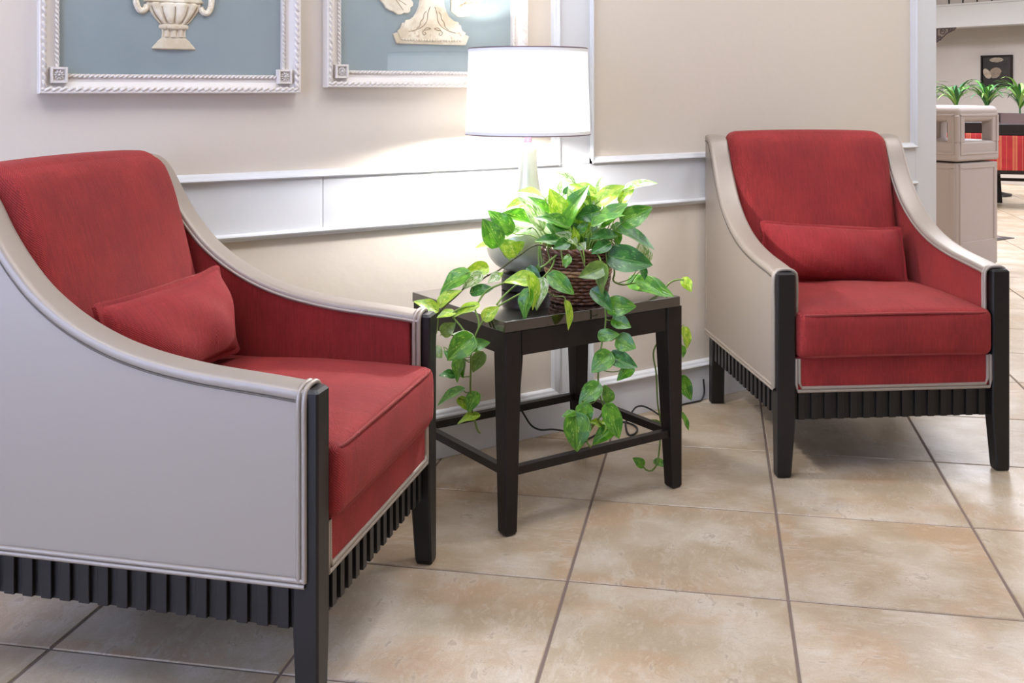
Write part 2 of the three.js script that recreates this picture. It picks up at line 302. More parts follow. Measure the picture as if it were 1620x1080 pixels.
  for (const q of [0, 0.0095]) mesh('welt', poly([[-0.300 - 0.004 + q, 0.355, -0.007], [-0.300 - 0.004 + q, 0.2575 + q, -0.006], [0.304 - q, 0.2575 + q, -0.006], [0.304 - q, 0.355, -0.007]], 0.0052), M.vinylWelt, fp);
  const seat = mesh('seat_cushion', puff(0.604, 0.136, 0.60, 0.022, [30, 10, 30], (p, u, v, w) => {
    if (v > 0) p.y += 0.020 * (1 - u ** 4) * (1 - w ** 4) * v; p.y += (w < 0 ? 0.01 * w : 0); if (w > 0.6) p.z += 0.008 * (1 - u ** 4) * (1 - v * v);
    p.y += 0.0025 * Math.sin(u * 7 + 1) * (1 - w * w) * (v > 0 ? 1 : 0);
  }).translate(0, 0.425, -0.284), M.red, t);
  const loop = (y, e) => { const x = 0.296 + e, z0 = 0.0105 + e, z1 = -0.57, q = 0.02; return [[-x, y, z1], [-x, y, -0.3], [-x, y, z0 - q], [-x + 0.006, y, z0 - 0.006], [-x + q, y, z0], [-0.15, y + 0.002, z0 + 0.004], [0, y + 0.003, z0 + 0.005], [0.15, y + 0.002, z0 + 0.004], [x - q, y, z0], [x - 0.006, y, z0 - 0.006], [x, y, z0 - q], [x, y, -0.3], [x, y, z1]]; };
  mesh('welt', tube(loop(0.4865, -0.001), 0.0042, 6, false, 5), M.redWelt, seat);
  mesh('welt', tube(loop(0.3635, -0.003), 0.0042, 6, false, 5), M.redWelt, seat);
  mesh('back_cushion', puff(0.594, 0.545, 0.125, 0.045, [26, 26, 12], (p, u, v, w) => {
    if (w > 0) p.z += 0.018 * (1 - u ** 4) * (1 - v * v); p.z -= (p.y + 0.27) * 0.26 + (v > 0.55 ? (v - 0.55) ** 2 * 0.10 : 0); p.y += 0.006 * (1 - u * u) * (v > 0 ? v : 0); if (w < -0.3 && v < 0.9) p.z = Math.max(p.z, -0.165);
  }).translate(0, 0.733, -0.610), M.red, t);
  return t;
}
const chairL = makeChair('large foreground armchair, red fabric seat and taupe vinyl sides, facing right beside the table', [1.059, 0, 0.8645], 42.7 * Math.PI / 180);
const chairR = makeChair('red and taupe armchair facing the camera, right of the table near the wall end', [2.7575, 0, 0.898], -29.1 * Math.PI / 180);
function lumbar(label, chair, x, y, z, lean, roll, yaw = 0) {
  const t = thing('lumbar_pillow', label, 'pillow', [0, 0, 0], 0, 'lumbar pillows');
  const g = puff(0.50, 0.205, 0.165, 0.03, [36, 20, 12], (p, u, v, w) => {
    const e = Math.max(0.09, (1 - Math.abs(u) ** 2.6) ** 0.75 * (1 - Math.abs(v) ** 2.4) ** 0.75); p.z *= e;
    p.x *= 1 + 0.05 * Math.abs(v) ** 3; p.y *= 1 + 0.12 * Math.abs(u) ** 3 - 0.03 * (1 - Math.abs(u)) * Math.sin(u * 3); p.z += 0.005 * Math.sin(u * 8 + v * 4) * (1 - v * v);
  });
  const m = mesh('cover', g, M.pillow, t);
  const ring = []; for (let k = 0; k < 40; k++) { const a = k / 40 * Math.PI * 2, c = Math.cos(a), s = Math.sin(a); ring.push([Math.sign(c) * Math.abs(c) ** 0.2 * (0.25 + 0.012 * Math.abs(s) ** 3), Math.sign(s) * Math.abs(s) ** 0.2 * (0.1025 + 0.012 * Math.abs(c) ** 4), 0]); }
  mesh('welt', tube(ring, 0.003, 5, true, 3), M.redWelt, m);
  const q = new THREE.Object3D(); q.position.set(x, y, z); q.rotation.set(-lean, yaw, roll, 'YXZ'); chair.updateMatrixWorld(); q.updateMatrix();
  const mw = chair.matrixWorld.clone().multiply(q.matrix); mw.decompose(t.position, t.quaternion, t.scale);
}
lumbar('small red lumbar pillow lying in the large foreground armchair', chairL, 0.0, 0.618, -0.507, 0.27, 0.0);
lumbar('small red lumbar pillow on the armchair at the right', chairR, 0.005, 0.588, -0.487, 0.40, -0.06);

// ---------------------------------------------------------------- end table
{
  const t = thing('end_table', 'dark brown wooden end table with tapered legs between the two armchairs', 'table', [1.837, 0, 0.369]);
  const x0 = 1.530 - 1.837, x1 = 2.144 - 1.837, z0 = 0.122 - 0.369, z1 = 0.617 - 0.369;
  mesh('table_top', box(x0, x1, 0.531, 0.56, z0, z1, 0.002), M.woodTop, t);
  mesh('apron', box(x0 + 0.055, x1 - 0.058, 0.466, 0.530, z1 - 0.022, z1 - 0.001, 0.001), M.wood, t);
  mesh('apron', box(x0 + 0.055, x1 - 0.055, 0.466, 0.530, z0 + 0.004, z0 + 0.024, 0.001), M.wood, t);
  mesh('apron', box(x0 + 0.016, x0 + 0.036, 0.466, 0.530, z0 + 0.055, z1 - 0.055, 0.001), M.wood, t);
  mesh('apron', box(x1 - 0.036, x1 - 0.016, 0.466, 0.530, z0 + 0.055, z1 - 0.055, 0.001), M.wood, t);
  const leg = (a, b, c, d, sx, sz, top) => mesh('leg', post([[0.003, sx > 0 ? b - 0.034 : a + 0.004, sx > 0 ? b - 0.004 : a + 0.034, sz > 0 ? d - 0.032 : c + 0.002, sz > 0 ? d - 0.002 : c + 0.032], [0.009, sx > 0 ? b - 0.037 : a, sx > 0 ? b : a + 0.037, sz > 0 ? d - 0.037 : c, sz > 0 ? d : c + 0.037], [0.46, a, b, c, d], [top, a, b, c, d]], 0.002), M.wood, t);
  leg(x0 + 0.003, x0 + 0.054, z1 - 0.056, z1 - 0.001, -1, 1, 0.5295); leg(x1 - 0.043, x1 + 0.013, z1 - 0.062, z1 - 0.006, 1, 1, 0.530);
  leg(x0 + 0.003, x0 + 0.054, z0 + 0.002, z0 + 0.054, -1, -1, 0.5295); leg(x1 - 0.043, x1 + 0.013, z0 + 0.002, z0 + 0.054, 1, -1, 0.530);
  mesh('stretcher', box(x0 + 0.038, x1 - 0.028, 0.150, 0.172, z1 - 0.036, z1 - 0.014, 0.001), M.wood, t);
  mesh('stretcher', box(x0 + 0.038, x1 - 0.028, 0.150, 0.172, z0 + 0.010, z0 + 0.032, 0.001), M.wood, t);
  mesh('stretcher', box(x0 + 0.014, x0 + 0.036, 0.150, 0.172, z0 + 0.038, z1 - 0.040, 0.001), M.wood, t);
  mesh('stretcher', box(x1 - 0.028, x1 - 0.006, 0.150, 0.172, z0 + 0.038, z1 - 0.044, 0.001), M.wood, t);
}
// ---------------------------------------------------------------- table lamp
{
  const t = thing('table_lamp', 'table lamp with white drum shade and silvery gourd body on the end table', 'lamp', [1.846, 0.56, 0.27]);
  const silver = std(0xc6c9ba, 0.3, { metalness: 0.4 }), bronze = std(0x6c5560, 0.35, { metalness: 0.7 }), black = std(0x1b1a1c, 0.4);
  const smooth = (pts, n = 40) => new THREE.CatmullRomCurve3(pts.map(([r, y]) => V(r, y, 0)), false, 'centripetal').getSpacedPoints(n).map((p) => [Math.max(0, p.x), p.y]);
  mesh('foot', lathe([[0.0, 0.0], [0.078, 0.0], [0.08, 0.004], [0.08, 0.046], [0.077, 0.052], [0.05, 0.056], [0, 0.056]]), black, t);
  const body = mesh('body', lathe(smooth([[0.045, 0.056], [0.085, 0.066], [0.115, 0.095], [0.126, 0.136], [0.120, 0.176], [0.098, 0.214], [0.068, 0.246], [0.046, 0.274], [0.036, 0.306], [0.030, 0.35], [0.0272, 0.40], [0.0262, 0.434], [0.024, 0.436]])), silver, t);
  mesh('cap', lathe([[0.0245, 0.435], [0.018, 0.439], [0, 0.440]]), silver, body);
  const sock = mesh('socket', lathe([[0.0, 0.438], [0.0125, 0.438], [0.0125, 0.444], [0.0115, 0.476], [0.0125, 0.477], [0, 0.478]], 24), bronze, t);
  mesh('harp', tube([[-0.012, 0.485, 0], [-0.045, 0.54, 0], [-0.05, 0.62, 0], [-0.03, 0.69, 0], [0, 0.71, 0], [0.03, 0.69, 0], [0.05, 0.62, 0], [0.045, 0.54, 0], [0.012, 0.485, 0]], 0.002, 6), bronze, sock);
  mesh('finial', lathe([[0, 0.705], [0.006, 0.705], [0.004, 0.716], [0.007, 0.724], [0.004, 0.732], [0, 0.734]], 16), bronze, sock);
  const y0 = 0.4665, y1 = 0.724, r0 = 0.1885, r1 = 0.1795;
  const linen = std(0xfbfaf6, 1, { transmission: 0.075, thickness: 0 }), band = std(0xe6e4e0, 0.9, { transmission: 0.03, thickness: 0 });
  const shade = mesh('lamp_shade', flat(new THREE.CylinderGeometry(r1, r0, y1 - y0, 72, 1, true).translate(0, (y0 + y1) / 2, 0)), linen, t);
  mesh('shade_trim', flat(new THREE.CylinderGeometry(r0 - 0.0001, r0 + 0.0008, 0.011, 72, 1, true).translate(0, y0 + 0.0055, 0)), band, shade);
  mesh('shade_trim', flat(new THREE.CylinderGeometry(r1 + 0.0008, r1 + 0.0012, 0.011, 72, 1, true).translate(0, y1 - 0.0055, 0)), band, shade);
  const wire = (r, y) => { const g = new THREE.TorusGeometry(r, 0.0018, 6, 72); g.rotateX(Math.PI / 2).translate(0, y, 0); return g; };
  mesh('shade_ring', wire(r0, y0), bronze, shade); mesh('shade_ring', wire(r1, y1), bronze, shade);
  for (let k = 0; k < 3; k++) { const a = k * 2.094 + 0.4; mesh('spoke', poly([[0, 0.706, 0], [Math.cos(a) * r1, y1 - 0.004, Math.sin(a) * r1]], 0.0015, 5), bronze, shade); }
  const bulb = mesh('bulb', lathe(smooth([[0.012, 0.476], [0.015, 0.486], [0.026, 0.505], [0.028, 0.52], [0.020, 0.54], [0.0, 0.548]], 24), 24), new THREE.MeshStandardMaterial({ color: 0xffffff, emissive: 0xfffaf2, emissiveIntensity: 4 }), t);
  const l = new THREE.PointLight(0xfcfbff, LAMP_CD, 0, 2); l.position.set(0, 0.517, 0); l.castShadow = true; l.shadow.radius = 1.3; t.add(l);
  const C = [1950,495,100,1970,301,60,1976,131,40,2002,84,35,2031,49,30,2065,31,30,2117,23,30,2160,11,40,2173,4,85,2185,4,124,2219,4,116,2299,4,74,2361,4,49,2400,4,50,2411,4,92,2398,4,133,2351,4,174,2329,4,175,2420,4,50,2426,4,50,2452,23,40,2477,38,35,2503,38,35,2552,16,30,2562,4,73,2622,4,60,2712,4,20,2763,4,20,2798,4,20,2816,4,15,2832,25,12,2828,78,12], pts = []; for (let i = 0; i < C.length; i += 3) pts.push([C[i] / 1000 - 1.846, C[i + 1] / 1000 - 0.56, C[i + 2] / 1000 - 0.27]);
  mesh('power_cord', tube([[0.02, 0.006, -0.072], [0.04, 0.004, -0.14], [0.09, -0.03, -0.168], ...pts], 0.0032, 7, false, 5), black, t);
}
// ---------------------------------------------------------------- basket and trailing pothos
{
  const t = thing('wicker_basket', 'round brown wicker basket holding the trailing plant', 'basket', [1.857, 0.56, 0.504]);
  const bmap = (() => { const f = fbm(16, 4, 71); return texture(256, (u, v) => mix([66, 36, 24], [128, 80, 54], f(u * 2, v)), true, 8); })();
  const cane = std(0xffffff, 0.42, { map: bmap, clearcoat: 0.3, clearcoatRoughness: 0.3 }), pale = std(0xb08a66, 0.5), dark = std(0x2e1c14, 0.8);
  const rAt = (y) => 0.073 + 0.026 * (y / 0.15) ** 0.8;
  mesh('lining', lathe([[0, 0.003], [rAt(0) - 0.005, 0.003], ...[0.03, 0.06, 0.09, 0.12, 0.148].map((y) => [rAt(y) - 0.005, y])], 40), dark, t);
  for (let row = 0; row < 15; row++) {
    const y = 0.006 + row * 0.0098, r = rAt(y), pts = [];
    for (let k = 0; k < 72; k++) { const a = k / 72 * Math.PI * 2, q = r + 0.0028 * Math.cos(k / 72 * 18 * Math.PI * 2 + row * Math.PI); pts.push([Math.cos(a) * q, y, Math.sin(a) * q]); }
    mesh('weave_row', metricUV(tube(pts, 0.0047, 5, true, 2)), row === 8 || row === 9 ? pale : cane, t);
  }
  for (let k = 0; k < 36; k++) { const a = (k + 0.0) / 36 * Math.PI * 2; mesh('stake', poly([[Math.cos(a) * rAt(0), 0.002, Math.sin(a) * rAt(0)], [Math.cos(a) * rAt(0.15), 0.15, Math.sin(a) * rAt(0.15)]], 0.0026, 5), cane, t); }
  for (let s = 0; s < 2; s++) { const pts = []; for (let k = 0; k < 80; k++) { const a = k / 80 * Math.PI * 2, w = k / 80 * 26 * Math.PI + s * Math.PI; pts.push([Math.cos(a) * (0.101 + 0.005 * Math.cos(w)), 0.152 + 0.005 * Math.sin(w), Math.sin(a) * (0.101 + 0.005 * Math.cos(w))]); } mesh('rim', tube(pts, 0.0052, 6, true, 2), cane, t); }
  mesh('soil', lathe([[0, 0.13], [0.05, 0.132], [0.088, 0.126]], 32), std(0x2b2019, 1, { bumpMap: plaster, bumpScale: 0.01 }), t);
}
{
  const O = V(1.857, 0.56, 0.504), t = thing('pothos_plant', 'leafy green and lime pothos trailing from the wicker basket over the table', 'plant', O.toArray());
  // [base x y z, tip x y z, normal x y z, width, tone] in millimetres (normal in thousandths), world axes; tones: green, lime, cream-streaked, dark, olive
  const LEAVES = [
[1642,732,407,1609,795,392,-317,57,947,54,0],
[1677,768,418,1629,819,393,-315,165,935,46,0],
[1750,782,407,1682,806,368,-159,688,709,51,0],
[1741,761,413,1676,746,391,-338,857,388,44,2],
[1658,721,381,1602,718,365,-146,926,348,36,1],
[1690,703,427,1651,735,408,-312,172,934,44,1],
[1710,707,404,1726,729,422,-799,89,594,26,1],
[1735,837,409,1684,832,397,-223,792,569,32,1],
[1742,779,474,1695,858,450,242,411,879,59,2],
[1774,816,460,1734,859,440,4,422,906,38,0],
[1779,857,415,1729,872,389,30,893,449,36,1],
[1790,781,531,1726,815,495,16,736,676,50,3],
[1800,808,502,1770,879,489,-383,8,924,49,1],
[1762,742,524,1708,748,509,-69,814,577,35,3],
[1775,738,557,1736,727,553,-229,460,858,30,3],
[1803,796,528,1832,894,555,-959,284,16,66,0],
[1873,895,454,1833,923,435,115,679,725,33,2],
[1910,864,504,1855,894,474,-19,693,721,43,1],
[1905,830,525,1867,854,506,-311,222,924,30,1],
[1880,815,556,1826,804,541,-310,366,877,44,3],
[1939,862,500,1939,908,507,-1000,5,-13,29,2],
[1908,844,539,1956,891,579,-789,480,383,49,1],
[1943,842,538,1963,867,559,-856,390,340,24,3],
[1960,844,574,1980,886,595,-915,302,267,32,1],
[1992,878,572,2051,897,619,-396,911,117,48,2],
[1885,789,572,1936,845,613,-804,533,264,53,0],
[1863,785,581,1920,815,627,-511,857,66,49,0],
[1949,790,603,2003,831,647,-720,252,647,53,0],
[1930,765,590,2002,721,661,69,878,473,68,3],
[1913,767,603,1910,728,622,-56,448,892,28,0],
[1894,753,614,1834,754,595,-131,875,466,39,3],
[1811,714,570,1819,739,582,-824,-25,566,23,2],
[1868,733,621,1820,713,609,-397,555,731,33,3],
[1814,739,547,1808,777,551,-63,-96,993,24,1],
[1804,735,553,1761,765,531,106,690,716,35,2],
[1836,764,538,1849,791,555,-813,64,578,24,0],
[1834,770,525,1817,785,521,-238,5,971,20,3],
[1864,764,557,1871,780,570,-858,-1,513,16,4],
[1784,782,539,1732,811,511,5,697,717,40,0],
[1806,832,421,1810,858,431,-781,-115,614,19,2],
[1856,866,419,1855,895,426,-950,-89,298,18,2],
[1867,860,426,1871,879,436,-864,-79,497,13,3],
[1594,666,423,1539,659,407,-299,379,876,36,1],
[1522,658,434,1455,618,410,-566,721,400,51,0],
[1570,649,430,1524,619,421,-502,571,650,34,2],
[1552,606,430,1590,621,463,-627,648,431,33,3],
[1455,583,425,1492,622,457,-775,612,156,40,1],
[1429,573,431,1385,600,409,-26,625,780,35,1],
[1468,563,458,1426,557,451,-203,881,429,27,1],
[1524,580,484,1464,561,465,-334,929,160,41,1],
[1528,567,462,1497,560,463,-169,868,468,19,3],
[1443,513,453,1463,538,474,-790,133,598,34,4],
[1513,562,549,1538,590,573,-777,181,603,31,1],
[1624,649,443,1593,631,443,-291,532,795,23,2],
[1624,637,443,1632,657,456,-942,230,243,16,1],
[1673,644,537,1605,649,512,-187,725,663,45,1],
[1706,653,583,1743,614,630,-417,502,757,44,0],
[1661,646,601,1634,581,604,-859,378,344,44,2],
[1627,655,590,1627,584,612,258,278,925,45,1],
[1619,623,597,1595,561,602,-880,371,297,41,0],
[1719,585,628,1716,525,648,434,251,865,39,1],
[1761,702,584,1744,680,594,-507,634,583,21,0],
[1684,665,507,1699,642,540,-595,487,639,27,3],
[1708,659,512,1706,678,518,-726,-280,628,16,4],
[1818,678,659,1758,659,640,-393,425,815,42,4],
[1821,678,661,1802,615,670,-942,307,137,41,4],
[1808,610,640,1836,567,681,-350,520,779,40,3],
[1856,569,649,1898,575,699,-737,360,572,49,0],
[1889,698,623,1962,680,694,-614,337,714,66,3],
[2002,676,615,1997,729,618,-498,-109,860,48,2],
[1989,656,630,1982,629,647,-413,558,720,20,3],
[2034,595,540,2116,582,617,-278,854,440,70,0],
[2016,612,588,2056,585,637,-262,740,619,43,0],
[2197,597,578,2201,568,603,-593,462,660,29,1],
[1866,532,656,1889,517,693,-666,452,593,37,0],
[1822,493,650,1848,502,689,-823,340,455,31,0],
[1876,476,662,1900,460,700,-648,460,607,46,0],
[1838,440,661,1791,402,651,-541,492,682,49,0],
[1856,431,661,1897,412,710,-546,521,656,42,3],
[1902,398,680,1861,376,673,-455,664,593,30,0],
[1847,317,655,1833,356,653,-367,-79,927,30,0],
[1806,358,651,1757,318,639,-562,486,669,44,0],
[1735,285,651,1728,205,668,-436,224,872,64,0],
[1763,310,646,1763,269,668,-437,428,791,43,0],
[1738,294,641,1701,293,638,-70,913,402,23,0],
[1832,297,668,1848,228,701,-186,386,904,49,0],
[1848,236,667,1793,208,652,-501,768,400,40,0],
[1826,251,640,1795,264,641,239,526,816,21,1],
[1856,257,649,1825,257,649,20,529,848,26,1],
[1834,248,646,1816,223,655,-640,631,438,20,1],
[1474,506,535,1418,460,519,-543,398,740,57,0],
[1476,489,536,1512,501,567,-679,379,629,31,0],
[1488,506,520,1445,519,498,42,893,447,31,2],
[1469,450,495,1449,395,503,-905,365,218,37,0],
[1484,441,493,1469,402,505,-924,376,67,27,0],
[1461,403,477,1422,411,473,67,746,662,25,3],
[1532,451,501,1504,412,504,-556,446,702,33,4],
[1423,469,439,1429,453,465,-528,665,529,29,4],
[1508,350,509,1483,312,514,-565,455,688,34,0],
[1480,334,478,1494,313,509,-385,670,635,25,1],
[1476,360,487,1417,332,469,-428,904,25,42,0],
[1505,298,519,1455,289,507,-212,964,162,33,1],
[1448,461,456,1444,447,475,70,801,594,15,3],
[2253,430,519,2252,382,540,-15,402,916,33,1],
[2244,279,513,2257,225,544,-472,344,812,40,0],
[2247,172,515,2254,135,542,307,602,737,28,0],
[2247,377,515,2238,351,530,71,487,871,20,0],
[2121,34,478,2096,55,468,-206,205,957,25,0],
[2167,36,485,2184,29,518,-401,832,384,24,0],
[2182,142,447,2199,142,480,-500,827,256,23,4],
[1908,786,498,1922,826,515,-800,29,599,38,2],
[1898,694,485,1912,757,502,-936,130,328,42,3],
[1874,814,496,1884,878,510,-773,-19,635,43,0],
[1877,832,464,1858,873,458,-373,-43,927,36,2],
[1852,765,431,1805,809,406,-125,381,916,43,1],
[1878,772,467,1851,824,455,-370,7,929,39,1],
[1888,720,486,1887,762,492,-756,-119,644,35,3],
[1873,703,511,1871,751,516,-751,-114,651,40,0],
[1903,788,497,1918,833,515,-795,34,606,34,1],
[1862,732,474,1825,796,457,75,308,949,47,3],
[1871,767,489,1874,829,498,-760,-63,647,43,1],
[1897,802,455,1906,854,469,-932,67,356,34,1],
[1848,763,444,1817,819,430,-42,222,974,41,1],
[1847,808,490,1821,847,479,-350,14,937,31,1],
[1861,728,453,1845,785,449,-334,-31,942,37,0],
[1891,789,492,1923,830,521,-767,159,622,39,0],
[1871,794,483,1871,853,490,-937,-50,346,36,1],
[1833,724,487,1786,784,462,23,389,921,50,3],
[1906,719,445,1889,768,441,-387,-53,921,38,0],
[1864,804,496,1859,859,501,-451,-105,886,36,1],
[1936,800,474,1964,848,500,-781,117,614,39,2],
[1880,784,495,1871,828,496,-425,-111,898,44,1],
[1855,767,460,1803,824,432,-62,392,918,51,1],
[1839,725,484,1797,773,463,-292,160,943,41,1],
[1915,776,475,1946,832,503,-841,215,496,44,2],
[1882,747,439,1863,793,433,-372,-40,927,36,3],
[1886,783,515,1900,848,531,-904,88,419,42,2],
[1895,758,528,1916,809,550,-793,75,604,43,2],
[1882,773,507,1886,819,517,-777,-68,625,34,1],
[1900,805,436,1904,861,446,-884,-23,468,35,1],
[1926,720,463,1936,774,477,-788,-14,615,40,1],
[1909,778,464,1906,830,469,-745,-112,657,44,2],
[1891,810,438,1890,873,445,-936,-52,348,39,1],
[1896,758,444,1874,804,436,-369,-20,929,36,1],
[1887,694,417,1853,760,401,-108,179,978,47,0],
[1870,711,485,1848,775,477,65,148,987,42,1],
[1897,701,440,1899,760,449,-887,-44,459,37,0],
[1873,786,497,1897,827,520,-786,101,610,41,1],
[1881,687,470,1879,743,475,-746,-98,658,37,3],
[1874,752,516,1894,808,536,-789,48,612,40,1],
[1917,731,444,1930,792,460,-784,7,621,41,3],
[1895,735,450,1873,799,442,-394,-23,919,44,0],
[1924,790,467,1936,837,483,-792,7,611,41,1],
[1878,817,498,1898,855,518,-791,74,608,33,2]
  ];
  const JOINS = [
[1665,681,445,0],
[1794,700,474,1],
[1805,700,457,1],
[1802,700,461,1],
[1668,683,445,0],
[1687,695,450,0],
[1694,699,452,0],
[1802,700,461,1],
[1799,700,489,1],
[1815,700,482,1],
[1818,700,460,1],
[1823,700,518,1],
[1829,700,503,1],
[1810,700,514,1],
[1816,700,531,1],
[1830,700,516,1],
[1865,700,479,1],
[1884,700,504,1],
[1881,700,515,1],
[1869,700,530,1],
[1898,700,502,1],
[1882,700,521,1],
[1900,700,521,1],
[1908,700,539,1],
[1920,700,536,1],
[1871,700,538,1],
[1860,700,542,1],
[1903,700,553,1],
[1894,700,547,1],
[1885,700,553,1],
[1876,700,559,1],
[1851,714,584,0],
[1863,700,563,1],
[1835,700,526,1],
[1831,700,529,1],
[1846,700,521,1],
[1846,700,515,1],
[1861,700,531,1],
[1820,700,522,1],
[1832,700,463,1],
[1856,700,462,1],
[1862,700,465,1],
[1602,645,426,0],
[1536,621,419,0],
[1580,633,422,0],
[1550,624,420,0],
[1462,572,421,0],
[1443,560,426,0],
[1468,560,458,0],
[1524,580,484,0],
[1533,581,478,0],
[1473,545,473,0],
[1523,557,533,0],
[1626,656,433,0],
[1622,654,432,0],
[1673,647,537,0],
[1702,654,556,0],
[1671,633,556,0],
[1656,625,552,0],
[1641,616,546,0],
[1684,642,556,0],
[1765,708,538,0],
[1688,658,510,0],
[1706,665,512,0],
[1830,671,637,0],
[1830,671,637,0],
[1829,615,643,0],
[1837,566,648,0],
[1891,689,612,0],
[2000,603,565,0],
[1950,612,573,0],
[2041,595,560,0],
[2016,603,563,0],
[2194,597,576,0],
[1839,535,649,0],
[1835,493,646,0],
[1833,483,645,0],
[1827,444,641,0],
[1827,436,641,0],
[1823,398,638,0],
[1829,313,643,0],
[1824,355,639,0],
[1812,247,631,0],
[1827,325,641,0],
[1814,250,632,0],
[1833,295,645,0],
[1820,260,636,0],
[1818,257,635,0],
[1827,275,641,0],
[1820,260,636,0],
[1483,505,517,0],
[1486,490,518,0],
[1483,505,517,0],
[1492,446,513,0],
[1493,440,512,0],
[1494,401,508,0],
[1492,446,513,0],
[1443,560,426,0],
[1497,351,502,0],
[1498,338,503,0],
[1497,357,502,0],
[1504,295,506,0],
[1492,453,514,0],
[2225,388,476,0],
[2251,277,505,0],
[2252,182,506,0],
[2238,362,484,0],
[2121,34,478,0],
[2165,42,495,0],
[2200,145,471,0],
[1883,700,501,1],
[1877,700,495,1],
[1865,700,500,1],
[1867,700,484,1],
[1855,700,468,1],
[1868,700,486,1],
[1873,700,495,1],
[1885,711,584,0],
[1880,700,501,1],
[1860,700,489,1],
[1864,700,496,1],
[1877,700,480,1],
[1853,700,474,1],
[1852,700,497,1],
[1859,700,479,1],
[1874,700,498,1],
[1864,700,494,1],
[1845,700,496,1],
[1882,700,475,1],
[1860,700,500,1],
[1897,700,489,1],
[1869,700,499,1],
[1856,700,482,1],
[1848,700,494,1],
[1886,700,490,1],
[1870,700,472,1],
[1871,700,509,1],
[1876,700,516,1],
[1870,700,506,1],
[1879,700,470,1],
[1892,700,484,1],
[1883,700,484,1],
[1874,700,471,1],
[1877,700,474,1],
[1872,700,461,1],
[1864,700,495,1],
[1877,700,472,1],
[1865,700,501,1],
[1869,700,487,1],
[1866,700,510,1],
[1887,700,474,1],
[1876,700,477,1],
[1890,700,486,1],
[1868,700,501,1]
  ];
  const VINES = [
[1775,710,485,1737,725,471,1687,695,450,1661,679,444,1630,658,435,1598,644,425,1574,630,421,1536,621,419,1500,596,419,1465,574,420,1440,558,427],
[1769,709,517,1737,677,544,1702,654,556,1666,630,556,1625,608,540,1572,583,528,1528,563,535,1511,539,529,1497,510,526,1492,478,516,1493,427,511,1497,357,502,1501,307,504,1508,277,509,1514,253,513,1519,248,517],
[1673,647,537,1641,651,502,1619,635,488,1571,613,467,1533,581,478,1516,572,496,1515,550,514,1510,527,522],
[1524,580,484,1493,574,463,1468,560,458,1477,530,488,1483,505,517,1486,485,519],
[1851,714,584,1834,694,633,1826,647,640,1832,596,644,1837,566,648,1839,535,649,1837,509,648,1830,466,643,1823,406,638,1824,337,639,1834,289,646,1820,260,636,1805,234,626,1797,200,621,1806,188,627],
[1885,711,584,1891,689,612,1910,647,601,1920,624,583,1968,604,567,2032,603,562,2095,584,545,2160,562,517,2212,518,479,2208,409,464,2189,359,451,2195,293,456,2193,199,466,2200,145,471,2184,90,485,2174,52,490,2155,32,501,2142,15,492,2126,22,482,2120,36,477,2104,34,467],
[2208,409,464,2230,380,480,2250,332,493,2251,277,505,2252,169,506],
[2032,599,562,2110,571,543,2146,569,543,2162,588,554,2177,596,564,2196,597,577],
[1765,708,538,1740,692,534,1721,676,527,1708,666,512,1688,658,510,1668,642,509,1631,623,508,1590,601,516,1566,585,524]
  ];
  const outline = (s) => { // half width over length, heart shaped with rounded lobes
    const b = Math.sin(Math.PI * Math.min(1, s) ** 0.62) ** 0.8; return 0.5 * b * (1 - 0.12 * s);
  };
  function leafGeo(fold, droop, twist, wave) {
    return grid(8, 14, (u, v) => {
      const s = v, x = (u - 0.5) * 2, w = outline(Math.max(0.0001, s)), ax = Math.abs(x);
      const back = (1 - step(0, 0.34, s)) * 0.16 * ax * ax;                   // lobes reach back past the stalk
      const tw = twist * (s - 0.3), xx = x * w, up = fold * ax * w - droop * s * s + wave * Math.sin(s * 9 + x * 2) * w * ax;
      return [xx * Math.cos(tw), up + xx * Math.sin(tw), (s - back * 1.0)];
    });
  }
  const geos = [leafGeo(0.35, 0.10, 0, 0.05), leafGeo(0.2, 0.22, 0.25, 0.08), leafGeo(0.5, 0.14, -0.3, 0.06), leafGeo(0.28, 0.30, 0.15, 0.1)];
  const cols = [[[62, 128, 24], [108, 172, 40], [178, 206, 96]], [[132, 184, 28], [186, 216, 54], [222, 232, 120]], [[126, 168, 84], [192, 210, 142], [236, 240, 212]], [[36, 98, 28], [66, 136, 44], [160, 196, 120]], [[88, 122, 44], [128, 158, 68], [176, 192, 110]]];
  const leafMat = cols.map(([a, b, c], i) => {
    const f = fbm(6, 4, 140 + i), g = noise(24, 150 + i), h = noise(40, 160 + i), cover = [0.70, 0.64, 0.50, 0.74, 0.78][i];
    const map = texture(256, (u, v) => {
      const x = Math.abs(u - 0.5) * 2, k = f(u, v), vein = Math.abs(((v * 7 + x * 2.2) % 1) - 0.5) < 0.05 ? 1 : 0; let col = mix(a, b, step(0.3, 0.7, k));
      const st = g(u * 1.0 + (v - x * 0.25) * 0.3, (v - x * 0.35) * 0.35) * 0.7 + h(u, v * 0.5) * 0.3; if (st > cover) col = mix(col, c, clamp01((st - cover) * 9));
      if (vein) col = mix(col, b, 0.35); if (x < 0.035) col = mix(col, c, 0.6); return col;
    });
    return std(0xffffff, 0.36, { map, transmission: 0.32, thickness: 0, clearcoat: 0.25, clearcoatRoughness: 0.3 });
  });
  const stemMat = std(0x86a446, 0.5), vineMat = std(0x6f8a3a, 0.55), woody = std(0x4c4a26, 0.6);
  const W = (a, i) => V(a[i] / 1000, a[i + 1] / 1000, a[i + 2] / 1000).sub(O);
